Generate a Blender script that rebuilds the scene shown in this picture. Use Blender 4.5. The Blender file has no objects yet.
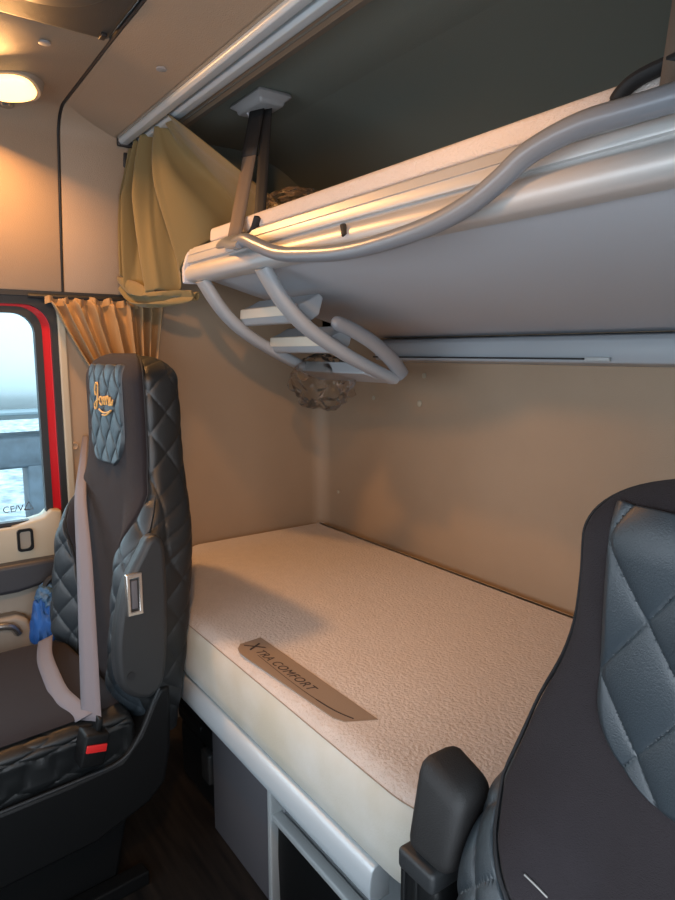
import bpy, bmesh, math, random
import numpy as np
from mathutils import Vector, Matrix
random.seed(4); rng = np.random.default_rng(4)
SC = bpy.context.scene
COL = SC.collection
PI = math.pi

# ------------------------------------------------------------------ materials
def mat(name, color=(.5,.5,.5), rough=.6, metal=0., bump=0., scale=200., detail=3., var=0., vscale=8., spec=.5,
        sheen=0., coat=0., emit=None, estr=0., bump_dist=.002, wave=None, color2=None):
    m = bpy.data.materials.new(name); m.use_nodes = True
    nt = m.node_tree; N = nt.nodes; L = nt.links
    b = N['Principled BSDF']
    b.inputs['Base Color'].default_value = (*color, 1)
    b.inputs['Roughness'].default_value = rough
    b.inputs['Metallic'].default_value = metal
    b.inputs['Specular IOR Level'].default_value = spec
    b.inputs['Sheen Weight'].default_value = sheen
    b.inputs['Coat Weight'].default_value = coat
    if emit:
        b.inputs['Emission Color'].default_value = (*emit, 1); b.inputs['Emission Strength'].default_value = estr
    tc = N.new('ShaderNodeTexCoord')
    if var or color2:
        n = N.new('ShaderNodeTexNoise'); n.inputs['Scale'].default_value = vscale; n.inputs['Detail'].default_value = 5
        L.new(tc.outputs['Object'], n.inputs['Vector'])
        r = N.new('ShaderNodeValToRGB')
        c2 = color2 or tuple(max(0, c*(1-var)) for c in color)
        r.color_ramp.elements[0].position = .35; r.color_ramp.elements[1].position = .68
        r.color_ramp.elements[0].color = (*c2, 1); r.color_ramp.elements[1].color = (*color, 1)
        L.new(n.outputs['Fac'], r.inputs['Fac']); L.new(r.outputs['Color'], b.inputs['Base Color'])
    if bump:
        n2 = N.new('ShaderNodeTexNoise'); n2.inputs['Scale'].default_value = scale; n2.inputs['Detail'].default_value = detail
        L.new(tc.outputs['Object'], n2.inputs['Vector'])
        bp = N.new('ShaderNodeBump'); bp.inputs['Strength'].default_value = bump; bp.inputs['Distance'].default_value = bump_dist
        L.new(n2.outputs['Fac'], bp.inputs['Height']); L.new(bp.outputs['Normal'], b.inputs['Normal'])
    return m

M = {}
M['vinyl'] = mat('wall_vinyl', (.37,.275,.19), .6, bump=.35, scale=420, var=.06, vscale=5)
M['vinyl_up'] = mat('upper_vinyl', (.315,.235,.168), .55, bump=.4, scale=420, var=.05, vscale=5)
M['headliner'] = mat('headliner', (.25,.23,.195), .8, bump=.3, scale=500)
M['rearliner_shaded'] = mat('rear_headliner_shaded', (.165,.18,.155), .85, bump=.3, scale=500)  # headliner darkened and greened: the unlit rear compartment is painted into the colour
M['rubber'] = mat('black_rubber', (.012,.013,.015), .5)
M['redpaint'] = mat('red_paint', (.55,.012,.02), .25, coat=.6)
M['cream'] = mat('cream_plastic', (.42,.37,.28), .5, bump=.1, scale=600)
M['doorgrey'] = mat('door_plastic', (.30,.26,.21), .55, bump=.15, scale=600)
M['doordark'] = mat('door_dark_plastic', (.035,.036,.042), .45, bump=.15, scale=600)
M['alu'] = mat('brushed_aluminium', (.60,.59,.58), .42, metal=.45, bump=.05, scale=900)
M['alu_bed'] = mat('satin_aluminium', (.56,.62,.66), .42, metal=.25)
M['bunkgrey'] = mat('bunk_grey_plastic', (.45,.465,.50), .6, bump=.15, scale=500)
M['bluegrey'] = mat('bluegrey_plastic', (.36,.40,.44), .4, bump=.05, scale=500)
M['greytube'] = mat('grey_coated_tube', (.22,.24,.27), .32, metal=.25)
M['ladder'] = mat('ladder_grey', (.34,.355,.375), .38)
M['treadcream'] = mat('tread_edge_cream', (.72,.62,.50), .6)
M['leather'] = mat('quilted_leather', (.022,.030,.037), .42, bump=.25, scale=700, spec=.6)
M['sidevinyl'] = mat('quilted_side_leather', (.0055,.007,.008), .42, bump=.25, scale=700, spec=.6)
M['fabric'] = mat('seat_fabric', (.022,.018,.0205), .95, bump=.6, scale=900, sheen=.05, var=.1, vscale=30, spec=.2)
M['stitch'] = mat('gold_thread', (.75,.42,.13), .6)
M['seam'] = mat('dark_thread', (.01,.01,.012), .8)
M['armplastic'] = mat('armrest_plastic', (.020,.022,.024), .5, bump=.2, scale=700)
M['armrubber'] = mat('armrest_foam', (.012,.011,.011), .62, bump=.3, scale=600)
M['blackplastic'] = mat('black_plastic', (.005,.0055,.006), .5, spec=.25, bump=.15, scale=600)
M['belt'] = mat('belt_webbing', (.165,.150,.168), .75, bump=.4, scale=800)
M['redbutton'] = mat('red_button', (.6,.02,.02), .4)
M['olive'] = mat('olive_curtain', (.150,.112,.043), .8, bump=.3, scale=900, sheen=.2)
M['tan'] = mat('tan_curtain', (.34,.205,.090), .75, bump=.3, scale=900, sheen=.2)
M['mat_top'] = mat('mattress_top', (.585,.51,.46), .95, bump=.9, scale=150, detail=6, var=.07, vscale=40, sheen=.3, bump_dist=.004, spec=.15)
M['mat_side'] = mat('mattress_side', (.60,.585,.54), .9, bump=.25, scale=300, sheen=.2, color2=(.50,.455,.36), vscale=6, spec=.15)
M['label'] = mat('label_fabric', (.27,.205,.155), .8, bump=.3, scale=900)
M['print'] = mat('dark_print', (.03,.022,.022), .7)
M['panelgrey'] = mat('panel_grey', (.105,.103,.115), .7, bump=.3, scale=600)
M['framegrey'] = mat('frame_grey', (.42,.45,.46), .4)
M['shelfgrey'] = mat('shelf_grey', (.30,.33,.35), .5)
M['shadeliner'] = mat('shaded_console', (.030,.033,.033), .55, bump=.2, scale=500)  # dark tone puts the console's shade into its colour
M['webbing'] = mat('strap_webbing', (.16,.12,.09), .8, bump=.4, scale=900)
M['blackstrap'] = mat('black_strap', (.012,.012,.013), .7)
M['bracket'] = mat('bracket_grey', (.30,.29,.29), .5)
M['bracket_lt'] = mat('bracket_light', (.50,.49,.52), .5)
M['white_mat'] = mat('upper_mattress_cover', (.68,.60,.55), .9, bump=.9, scale=260, bump_dist=.003)
M['blue'] = mat('blue_cloth', (.012,.10,.36), .65, bump=.3, scale=300, var=.3, vscale=25)
M['chrome'] = mat('chrome', (.55,.53,.5), .25, metal=.9)
M['lens'] = mat('lamp_lens', (1,.8,.5), .3, emit=(1,.56,.17), estr=3.6)
M['lamphouse'] = mat('lamp_housing', (.30,.24,.19), .45)
M['tankwhite'] = mat('tank_white', (.40,.44,.45), .5, var=.06, vscale=1)
M['tankline'] = mat('tank_line', (.13,.17,.19), .5)
M['chassis'] = mat('chassis_grey', (.05,.07,.09), .6, var=.5, vscale=6)
M['snow'] = mat('pale_ground', (.30,.34,.35), .9, color2=(.10,.13,.15), vscale=3.5, bump=1, scale=5, bump_dist=.05)
M['sticker'] = mat('sticker_print', (.05,.06,.07), .7)

def floor_mat():
    m = mat('floor_vinyl', (.03,.025,.022), .5)
    nt = m.node_tree; N = nt.nodes; L = nt.links; b = N['Principled BSDF']
    tc = N.new('ShaderNodeTexCoord'); mp = N.new('ShaderNodeMapping')
    mp.inputs['Rotation'].default_value = (0,0,math.radians(54)); mp.inputs['Scale'].default_value = (3,45,1)
    L.new(tc.outputs['Object'], mp.inputs['Vector'])
    n = N.new('ShaderNodeTexNoise'); n.inputs['Scale'].default_value = 1.3; n.inputs['Detail'].default_value = 6
    L.new(mp.outputs['Vector'], n.inputs['Vector'])
    r = N.new('ShaderNodeValToRGB'); r.color_ramp.elements[0].position = .35; r.color_ramp.elements[1].position = .7
    r.color_ramp.elements[0].color = (.006,.0055,.0055,1); r.color_ramp.elements[1].color = (.026,.020,.016,1)
    L.new(n.outputs['Fac'], r.inputs['Fac']); L.new(r.outputs['Color'], b.inputs['Base Color'])
    return m
M['floor'] = floor_mat()

def clear_mat(name, tint, gloss_rough, fac_bump=0.):
    m = bpy.data.materials.new(name); m.use_nodes = True
    nt = m.node_tree; N = nt.nodes; L = nt.links
    for n in list(N): N.remove(n)
    out = N.new('ShaderNodeOutputMaterial'); mix = N.new('ShaderNodeMixShader')
    tr = N.new('ShaderNodeBsdfTransparent'); gl = N.new('ShaderNodeBsdfGlossy'); fr = N.new('ShaderNodeFresnel')
    tr.inputs['Color'].default_value = (*tint,1); gl.inputs['Roughness'].default_value = gloss_rough
    fr.inputs['IOR'].default_value = 1.22
    L.new(fr.outputs['Fac'], mix.inputs['Fac']); L.new(tr.outputs['BSDF'], mix.inputs[1]); L.new(gl.outputs['BSDF'], mix.inputs[2])
    L.new(mix.outputs['Shader'], out.inputs['Surface'])
    return m
M['glass'] = clear_mat('window_glass', (.86,.95,.97), .02)
M['plastic_film'] = clear_mat('clear_plastic_film', (.90,.87,.84), .22)

# ------------------------------------------------------------------ helpers
def obj(name, me, m=None, parent=None, smooth=True):
    if isinstance(me, bmesh.types.BMesh):
        bm = me; me = bpy.data.meshes.new(name); bm.normal_update(); bm.to_mesh(me); bm.free()
    o = bpy.data.objects.new(name, me); COL.objects.link(o)
    if m is not None: me.materials.append(m)
    if smooth:
        for p in me.polygons: p.use_smooth = True
        me.set_sharp_from_angle(angle=math.radians(38))
    if parent: o.parent = parent
    return o
def tag(o, label=None, cat=None, group=None, kind=None):
    if label: o['label'] = label
    if cat: o['category'] = cat
    if group: o['group'] = group
    if kind: o['kind'] = kind
    return o
def thing(name, label, cat, loc=(0,0,0), group=None):
    o = bpy.data.objects.new(name, None); COL.objects.link(o); o.location = loc; o.empty_display_size = .05
    return tag(o, label, cat, group)
def kid(name, me, m, parent, smooth=True):
    """mesh given in world coordinates, stored relative to its thing"""
    o = obj(name, me, m, parent, smooth)
    p = parent; off = Vector((0,0,0))
    while p: off += p.location; p = p.parent
    o.data.transform(Matrix.Translation(-off))
    return o
def bevel(o, w, seg=3, ang=35):
    b = o.modifiers.new('bevel','BEVEL'); b.width = w; b.segments = seg; b.limit_method = 'ANGLE'; b.angle_limit = math.radians(ang)
    b.harden_normals = False
    return o
def solid(o, t, off=0.):
    s = o.modifiers.new('solid','SOLIDIFY'); s.thickness = t; s.offset = off
    return o
def subsurf(o, n=2):
    s = o.modifiers.new('sub','SUBSURF'); s.levels = n; s.render_levels = n
    return o
def box(x0,x1,y0,y1,z0,z1, bv=0., seg=3):
    bm = bmesh.new()
    bmesh.ops.create_cube(bm, size=1)
    for v in bm.verts:
        v.co = Vector(((x0+x1)/2+v.co.x*(x1-x0), (y0+y1)/2+v.co.y*(y1-y0), (z0+z1)/2+v.co.z*(z1-z0)))
    if bv: bmesh.ops.bevel(bm, geom=list(bm.edges), offset=bv, segments=seg, affect='EDGES', profile=.5)
    return bm
def merge(*bms):
    out = bmesh.new()
    for b in bms:
        me = bpy.data.meshes.new('tmp'); b.to_mesh(me); b.free(); out.from_mesh(me); bpy.data.meshes.remove(me)
    return out
def catmull(P, n=8, closed=False):
    P = [np.array(p, float) for p in P]; out = []
    m = len(P); R = range(m) if closed else range(m-1)
    for i in R:
        if closed: a,b,c,d = P[(i-1)%m],P[i],P[(i+1)%m],P[(i+2)%m]
        else: a,b,c,d = P[max(i-1,0)],P[i],P[i+1],P[min(i+2,m-1)]
        for k in range(n):
            t = k/n
            out.append(.5*((2*b)+(-a+c)*t+(2*a-5*b+4*c-d)*t*t+(-a+3*b-3*c+d)*t**3))
    if not closed: out.append(P[-1])
    return out
def tube(path, r, n=12, flat=1., up=(0,0,1), cap=True):
    """sweep an ellipse (r wide, r*flat tall along 'up') along a path"""
    bm = bmesh.new(); rings = []
    path = [Vector(p) for p in path]
    for i,p in enumerate(path):
        t = (path[min(i+1,len(path)-1)]-path[max(i-1,0)]).normalized()
        u = Vector(up); s = t.cross(u)
        if s.length < 1e-4: s = t.cross(Vector((1,0,0)))
        s.normalize(); w = s.cross(t).normalized()
        rr = r[i] if hasattr(r,'__len__') else r
        rings.append([bm.verts.new(p + s*rr*math.cos(2*PI*k/n) + w*rr*flat*math.sin(2*PI*k/n)) for k in range(n)])
    for a,b in zip(rings, rings[1:]):
        for k in range(n): bm.faces.new((a[k],a[(k+1)%n],b[(k+1)%n],b[k]))
    if cap:
        bm.faces.new(list(reversed(rings[0]))); bm.faces.new(rings[-1])
    return bm
def extr(poly, axis, a, b, bv=0., seg=3):
    """extrude a 2D polygon along an axis: axis x -> (y,z), y -> (x,z), z -> (x,y)"""
    def P(p,c): return {'x':(c,p[0],p[1]),'y':(p[0],c,p[1]),'z':(p[0],p[1],c)}[axis]
    bm = bmesh.new()
    A = [bm.verts.new(P(p,a)) for p in poly]; B = [bm.verts.new(P(p,b)) for p in poly]
    n = len(poly)
    fa = bm.faces.new(A); fb = bm.faces.new(list(reversed(B)))
    for i in range(n): bm.faces.new((A[(i+1)%n],A[i],B[i],B[(i+1)%n]))
    bmesh.ops.recalc_face_normals(bm, faces=bm.faces)
    if bv:
        es = [e for e in bm.edges if len(e.link_faces)==2 and e.calc_face_angle(0) > math.radians(30)]
        bmesh.ops.bevel(bm, geom=es, offset=bv, segments=seg, affect='EDGES', profile=.5)
    return bm
def grid(P, closeu=False, flip=False):
    """P: array [nv][nu][3] -> mesh"""
    P = np.asarray(P); nv, nu = P.shape[:2]
    verts = P.reshape(-1,3); i = np.arange(nv*nu).reshape(nv,nu)
    if closeu: a=i[:-1]; b=np.roll(i,-1,1)[:-1]; c=np.roll(i,-1,1)[1:]; d=i[1:]
    else: a=i[:-1,:-1]; b=i[:-1,1:]; c=i[1:,1:]; d=i[1:,:-1]
    F = np.stack([a,b,c,d],-1).reshape(-1,4)
    if flip: F = F[:,::-1]
    me = bpy.data.meshes.new('g'); me.from_pydata(verts.tolist(), [], F.tolist()); me.update()
    return me
def ribbon(C, W, th=.0012):
    """strap: centre points C and half-width vectors W"""
    C = np.array(C); W = np.array(W)
    return grid(np.stack([C-W, C-.33*W, C+.33*W, C+W],1))
def sst(a,b,x):
    t = np.clip((x-a)/(b-a),0,1); return t*t*(3-2*t)
def lathe(prof, n=32, M4=None):
    bm = bmesh.new(); rings=[]
    for r,z in prof: rings.append([bm.verts.new((r*math.cos(2*PI*k/n), r*math.sin(2*PI*k/n), z)) for k in range(n)])
    for a,b in zip(rings,rings[1:]):
        for k in range(n): bm.faces.new((a[k],a[(k+1)%n],b[(k+1)%n],b[k]))
    bm.faces.new(list(reversed(rings[0]))); bm.faces.new(rings[-1])
    bmesh.ops.recalc_face_normals(bm, faces=bm.faces)
    if M4 is not None: bm.transform(M4)
    return bm
def text(name, body, size, m, parent, mw, shear=0., ext=.0004, space=1.):
    c = bpy.data.curves.new(name,'FONT'); c.body = body; c.size = size; c.shear = shear; c.extrude = ext; c.space_character = space
    c.align_x = 'LEFT'
    o = bpy.data.objects.new(name, c); COL.objects.link(o); bpy.context.view_layer.update()
    me = bpy.data.meshes.new_from_object(o.evaluated_get(bpy.context.evaluated_depsgraph_get()))
    bpy.data.objects.remove(o); me.name = name
    o = bpy.data.objects.new(name, me); COL.objects.link(o); me.materials.clear(); me.materials.append(m)
    o.parent = parent
    off = Vector((0,0,0)); p = parent
    while p: off += p.location; p = p.parent
    o.matrix_local = Matrix.Translation(-off) @ mw
    return o
def struct(name, me, m, smooth=False):
    return tag(obj(name, me, m, None, smooth), kind='structure')

XL, XR, YB = -1.10, 1.17, 1.36

# ------------------------------------------------------------------ setting
struct('floor', box(XL-.06,XR+.06,-1.1,YB+.06,-.05,0), M['floor'])
struct('wall_rear', box(XL-.06,XR+.06,YB,YB+.06,0,1.95), M['vinyl'])
# rounded strip in the corner between left and rear wall
cp = [(XL,YB)]+[(XL+.05-.05*math.cos(a), YB-.05+.05*math.sin(a)) for a in np.linspace(0,PI/2,9)]
struct('trim_1', extr(cp,'z',.30,1.28), M['vinyl'], True)
# left wall behind the door, with the cream edge trim
struct('wall_left', merge(box(XL-.06,XL,.462,YB,0,1.385),box(XL-.06,XL,.74,YB,1.385,1.46)), M['vinyl'])
bevel(struct('trim_2', box(XL-.05,XL+.012,.455,.476,.0,1.375), M['cream']), .004)
# the lower wall under the door line, forward of the door
struct('wall_left_front', merge(box(XL-.06,XL,-1.1,-.78,0,1.385), box(XL-.06,XL,-.78,.462,1.375,1.40)), M['vinyl'])
# upper left panels: lean inwards and turn into the ceiling in a cove; two of them with a seam between
def upper_panel(y0,y1,xoff):
    prof = [(XL+.0+xoff,1.385),(XL+.012+xoff,1.385),(XL+.030+xoff,1.55),(XL+.055+xoff,1.74)]
    for a in np.linspace(0,PI/2,9): prof.append((XL+.060+.075-.075*math.cos(a)+xoff, 1.772+.075*math.sin(a)))
    prof += [(XL+.30,1.849),(-.56,1.852),(-.56,1.90),(XL-.06,1.90),(XL-.06,1.385)]
    return extr(prof,'y',y0,y1,.004,2)
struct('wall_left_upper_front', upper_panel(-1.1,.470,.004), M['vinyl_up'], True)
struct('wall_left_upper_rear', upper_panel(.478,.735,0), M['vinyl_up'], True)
struct('wall_left_upper_bunk', box(XL-.06,XL+.03,.735,YB,1.46,1.95), M['rearliner_shaded'])
sp = [(XL+.002,1.385),(XL+.024,1.55),(XL+.049,1.74)]+[(XL+.053+.08-.08*math.cos(a), 1.772+.08*math.sin(a)) for a in np.linspace(0,PI/2,9)]+[(-.56,1.857),(XR,1.857)]
struct('trim_3', tube([(x,.474,z) for x,z in sp], .005, 8), M['rubber'], True)      # dark gasket in the seam
struct('trim_4', box(XL-.06,XL+.014,-1.1,.74,1.372,1.386), M['rubber'])            # dark gap under the upper panels
# ceiling strips
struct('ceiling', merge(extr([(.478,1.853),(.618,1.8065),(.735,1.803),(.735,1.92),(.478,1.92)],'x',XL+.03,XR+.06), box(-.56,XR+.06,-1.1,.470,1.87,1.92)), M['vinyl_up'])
lip = [(.715,1.80),(.79,1.835),(.80,1.86),(.735,1.90),(.70,1.90)]
struct('trim_5', extr(lip,'x',XL,XR,.004), M['headliner'])
rc = [(.79,1.90),(.79,1.845),(1.0,1.85)]+[(1.0+.36*math.sin(a),1.55+.30*math.cos(a)) for a in np.linspace(0,PI/2,14)]+[(YB,1.30),(YB+.06,1.30),(YB+.06,1.95),(.79,1.95)]
struct('ceiling_rear', extr(rc,'x',XL-.06,XR+.06), M['rearliner_shaded'], True)
# right side and front: openings that let the daylight in
struct('wall_right', merge(box(XR,XR+.06,.46,YB,0,1.95), box(XR,XR+.06,-1.1,.46,0,.30), box(XR,XR+.06,-1.1,.46,1.36,1.95), box(XR,XR+.06,-1.1,-.78,.30,1.36)), M['vinyl'])
struct('wall_front', merge(box(XL-.06,XR+.06,-1.16,-1.1,0,.84), box(XL-.06,XR+.06,-1.16,-1.1,1.42,1.95), box(XL+.08,XR,-1.1,-.58,1.40,1.85)), M['doordark'])  # last box: unseen overhead shelf, added to keep daylight off the rear ceiling

# overhead console, dark, at the front of the ceiling
oc = thing('overhead_console','dark grey overhead console panel on the ceiling, top left corner above the lamp','console',(.3,-.1,1.86))
bevel(kid('panel', box(-.55,XR-.02,-1.0,.462,1.842,1.87), M['shadeliner'], oc), .012)
kid('reflection_disc', lathe([(.05,0),(.10,-.004),(.11,0),(.11,.004)],40,Matrix.Translation((-.36,.30,1.842))), mat('console_reflection',(.05,.055,.055),.45), oc)  # lighter round disc paints a reflection onto the console
kid('latch', box(-.535,-.512,.437,.449,1.836,1.844,.002), M['rubber'], oc)

# ------------------------------------------------------------------ left door
door = bpy.data.objects.new('door_1', None); COL.objects.link(door); door.location=(XL,0,0); tag(door, kind='structure')
def rr(y0,y1,z0,z1,r0,r1=None,n=8):
    r1 = r1 if r1 is not None else r0; P=[]
    for cy,cz,a0,r in ((y1-r1,z1-r1,0,r1),(y0+r0,z1-r0,90,r0),(y0+r0,z0+r0,180,r0),(y1-.012,z0+.012,270,.012)):
        if a0==270: r=.012
        for a in np.linspace(a0,a0+90,n): P.append((cy+r*math.cos(math.radians(a)), cz+r*math.sin(math.radians(a))))
    return P
def ringmesh(A,B,xa,xb):
    bm=bmesh.new(); n=len(A)
    v=[[bm.verts.new((x,p[0],p[1])) for p in Q] for Q,x in ((A,xa),(B,xa),(B,xb),(A,xb))]
    for q in range(4):
        a,b=v[q],v[(q+1)%4]
        for k in range(n): bm.faces.new((a[k],a[(k+1)%n],b[(k+1)%n],b[k]))
    bmesh.ops.recalc_face_normals(bm,faces=bm.faces); return bm
g_in = rr(-.72,.396,.745,1.326,.10,.055); seal_in = rr(-.735,.415,.735,1.343,.11,.062)
red_in = rr(-.745,.438,.735,1.350,.12,.068); blk = rr(-.76,.455,.735,1.374,.13,.085)
kid('window_seal', ringmesh(g_in,seal_in,XL-.03,XL-.004), M['rubber'], door, True)
kid('window_frame', ringmesh(seal_in,red_in,XL-.05,XL-.010), M['redpaint'], door, True)
kid('door_seal', merge(ringmesh(red_in,blk,XL-.05,XL+.004), box(XL-.05,XL+.006,.432,.455,0,.76)), M['rubber'], door, True)
sill = [(-.78,.62),(.432,.62),(.432,.768),(.405,.772),(.385,.752),(.30,.735),(-.78,.732)]
kid('sill_panel', extr(sill,'x',XL-.05,XL+.022,.006), M['cream'], door)
kid('door_panel', extr([(-.78,.02),(.432,.02),(.432,.63),(-.78,.63)],'x',XL-.05,XL+.006,.004), M['doorgrey'], door)
arm = [(-.78,.548),(.30,.556),(.432,.578),(.432,.640),(.33,.640),(-.78,.636)]
bevel(kid('door_armrest', extr(arm,'x',XL,XL+.055), M['doordark'], door), .012)
h = kid('latch_recess', box(XL+.018,XL+.0245,.308,.352,.665,.728,.004), M['doorgrey'], door)
kid('latch_handle', ringmesh(rr(.316,.344,.672,.722,.006),rr(.309,.351,.665,.729,.010),XL+.02,XL+.030), M['blackplastic'], door, True)
bevel(kid('door_pocket', extr([(-.4,.08),(.34,.08),(.34,.40),(.32,.475),(.29,.492),(-.4,.49)],'x',XL,XL+.05), M['doorgrey'], door), .012)
kid('pocket_handle', tube(catmull([(XL+.052,.10,.462),(XL+.058,.20,.474),(XL+.058,.27,.468),(XL+.05,.292,.44)],6), .012, 10), M['chrome'], door)
kid('pocket_trim', box(XL+.05,XL+.058,.285,.335,.352,.36,.002), M['chrome'], door)
cyc,czc=-.15,1.05
def push(q):
    dy,dz=q[0]-cyc,q[1]-czc; k=min(.635/max(abs(dy),1e-6),.345/max(abs(dz),1e-6)); return (cyc+dy*k,czc+dz*k)
kid('corner_filler', ringmesh(blk,[push(q) for q in blk],XL-.05,XL-.004), M['rubber'], door)
win = tag(obj('window_1', extr(rr(-.725,.398,.74,1.332,.10,.055),'x',XL-.022,XL-.018), M['glass'], None, False), kind='structure')
wst = thing('window_sticker','small dark safety sticker with letters and triangle low on the left door glass','sticker',(XL-.014,.33,.768))
RZ = Matrix(((0,0,1,0),(1,0,0,0),(0,1,0,0),(0,0,0,1)))      # text plane: x->y, y->z, normal->+x
text('lettering','CE/V',.026,M['sticker'],wst, Matrix.Translation((XL-.016,.284,.772))@RZ, ext=.0003)
tri = [(XL-.016,.340,.774),(XL-.016,.363,.774),(XL-.016,.352,.796),(XL-.016,.340,.774)]
kid('triangle_mark', tube(tri,.0018,6,up=(1,0,0)), M['sticker'], wst)

# ------------------------------------------------------------------ outside
struct('ground_outside', grid(np.array([[(x,y,-1.4+.10*math.sin(x*1.7+y)*math.cos(y*2.1-x)) for x in np.linspace(-40,-1.6,60)] for y in np.linspace(-20,30,60)])), M['snow'], True)
tk = thing('tanker_trailer','pale white tanker trailer standing outside the left door window','trailer',(-7,2.6,-1.35))
tb = [(-5.9-1.25*0+ .0,0)]
prof = [(-7.2+1.25*math.copysign(abs(math.cos(a))**.55,math.cos(a)), 1.95+1.45*math.copysign(abs(math.sin(a))**.55,math.sin(a))) for a in np.linspace(0,2*PI,40,endpoint=False)]
kid('tank', extr(prof,'y',-3,8), M['tankwhite'], tk)
for yc_,zc_ in ((2.15,1.55),):
    hc = kid('hatch_ring', tube([(-5.93,yc_+.62*math.cos(a),zc_+.62*math.sin(a)) for a in np.linspace(0,2*PI,41)],.02,8,up=(1,0,0)), M['tankline'], tk)
kid('hatch_latch', tube([(-5.92,2.86+.05*math.cos(a),1.25+.05*math.sin(a)) for a in np.linspace(0,2*PI,17)],.012,6,up=(1,0,0)), M['chassis'], tk)
kid('grab_rail', tube([(-5.86,-2,.66),(-5.86,8,.66)],.03,8), M['tankline'], tk)
kid('chassis_beam', box(-6.4,-5.9,-3,8,.12,.42,.03), M['chassis'], tk)
for yy in (1.2,2.2):
    kid('support_leg', box(-6.2,-5.9,yy,yy+.35,-1.3,.15,.03), M['chassis'], tk)
for yy in (3.6,4.9):
    kid('wheel', lathe([(.22,-.16),(.48,-.16),(.54,-.10),(.54,.10),(.48,.16),(.22,.16)],32,Matrix.Translation((-6.1,yy,-.80))@Matrix.Rotation(PI/2,4,'Y')), M['rubber'], tk)
kid('side_box', box(-6.2,-5.85,2.75,3.15,-.45,.15,.03), M['tankline'], tk)
kid('brace', tube([(-5.9,2.45,-.1),(-5.9,2.95,-.35)],.035,8), M['chassis'], tk)
for i in range(14):
    bm = bmesh.new(); bmesh.ops.create_icosphere(bm, subdivisions=2, radius=1)
    s = random.uniform(.07,.13); cx,cy = -5.3+.45*(i%4)+random.uniform(-.05,.05), 1.0+.48*(i//4)+random.uniform(-.05,.05)
    for v in bm.verts: v.co = Vector((v.co.x*s*random.uniform(.8,1.3)+cx, v.co.y*s*1.3+cy, v.co.z*s*.6*random.uniform(.8,1.2)-1.36))
    tag(obj('stone', bm, M['snow'], None, False), 'pale rough stone lying on the ground outside the door window','stone','stones on the ground outside')

# ------------------------------------------------------------------ bed base, bin
bb = thing('bunk_cabinet','fixed grey base under the lower bunk with aluminium edge and open compartment','cabinet',(-.17,.62,0))
rp = [(.600,.382),(.572,.382),(.564,.385),(.560,.394),(.559,.406),(.560,.422),(.563,.436),(.569,.444),(.580,.446),(.600,.446)]
kid('edge_rail', extr(rp,'x',-.560,.200,.003), M['alu_bed'], bb)
kid('front_panel', box(-.545,-.235,.64,.66,0.0,.42,.003), M['panelgrey'], bb)
kid('side_panel', box(-.545,-.525,.66,1.34,0,.42,.003), M['panelgrey'], bb)
kid('deck', extr([(XL+.01,1.35),(XL+.01,.84),(-.55,.60),(.215,.60),(.80,.92),(XR-.02,.92),(XR-.02,1.35)],'z',.42,.444,.004), M['panelgrey'], bb)
fr = kid('compartment_frame', merge(box(-.238,-.222,.625,.66,.0,.42,.004), box(-.232,.21,.628,.655,.228,.243,.004)), M['framegrey'], bb)
kid('shelf', box(-.225,.21,.655,.95,.228,.240), M['shelfgrey'], bb)
kid('compartment_back', box(-.225,.21,.95,.96,.24,.42), M['shelfgrey'], bb)
kid('compartment_side', box(-.224,-.214,.655,.95,.24,.42), M['shelfgrey'], bb)
bevel(kid('drawer_front', extr([(-.215,.0),(.21,.0),(.21,.222),(-.22,.222),(-.222,.15)],'y',.640,.66), M['blackplastic'], bb), .006)
bn = thing('storage_bin','black plastic storage bin with latch beside the left end of the bunk base','bin',(-.70,.75,0))
bevel(kid('body', extr([(-.82,0),(-.565,0),(-.558,.17),(-.82,.17)],'y',.665,.90), M['blackplastic'], bn), .012)
bevel(kid('lid', extr([(-.825,.172),(-.553,.172),(-.556,.30),(-.80,.33),(-.825,.30)],'y',.655,.90), M['blackplastic'], bn), .02)
kid('latch', box(-.622,-.572,.640,.662,.10,.185,.006), M['armplastic'], bn)
kid('ridge', box(-.80,-.64,.648,.66,.215,.23,.004), M['blackplastic'], bn)

# ------------------------------------------------------------------ mattress
mt = thing('mattress','beige lower bunk mattress with cream side and brown label strip','mattress',(0,.95,.447))
plan = [(XL+.006,YB-.006),(XL+.006,.812),(-.556,.566),(.282,.566),(.86,.92),(XR-.01,.92),(XR-.01,YB-.006)]
def rounded(poly, rad, n=10):
    out=[]; m=len(poly)
    for i,p in enumerate(poly):
        a=np.array(poly[i-1]); b=np.array(p,float); c=np.array(poly[(i+1)%m]); r=rad[i]
        u=(a-b)/np.linalg.norm(a-b); v=(c-b)/np.linalg.norm(c-b)
        for k in range(n+1):
            t=k/n; q0=b+u*r; q1=b+v*r
            out.append((1-t)**2*q0+2*t*(1-t)*b+t*t*q1)
    return np.array(out)
def resample(P,step):
    Q=[]; m=len(P)
    for i in range(m):
        a,b=P[i],P[(i+1)%m]; L=np.linalg.norm(b-a); k=max(1,int(L/step))
        for j in range(k): Q.append(a+(b-a)*j/k)
    return np.array(Q)
OUT = resample(rounded(plan,[.02,.04,.045,.06,.05,.03,.02]),.012)
def inset(P,d):
    a=np.roll(P,1,0); b=np.roll(P,-1,0); t=b-a; L=np.linalg.norm(t,axis=1,keepdims=True); L[L==0]=1; t/=L
    area=np.sum(P[:,0]*np.roll(P[:,1],-1)-P[:,1]*np.roll(P[:,0],-1))
    nrm=np.stack([-t[:,1],t[:,0]],1)*(1 if area>0 else -1)
    return P+nrm*d
def ring(d,z,wob=0):
    p=inset(OUT,d); w=wob*np.sin(p[:,0]*9+p[:,1]*7) if wob else 0
    return np.column_stack([p,np.full(len(p),z)+w])
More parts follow.
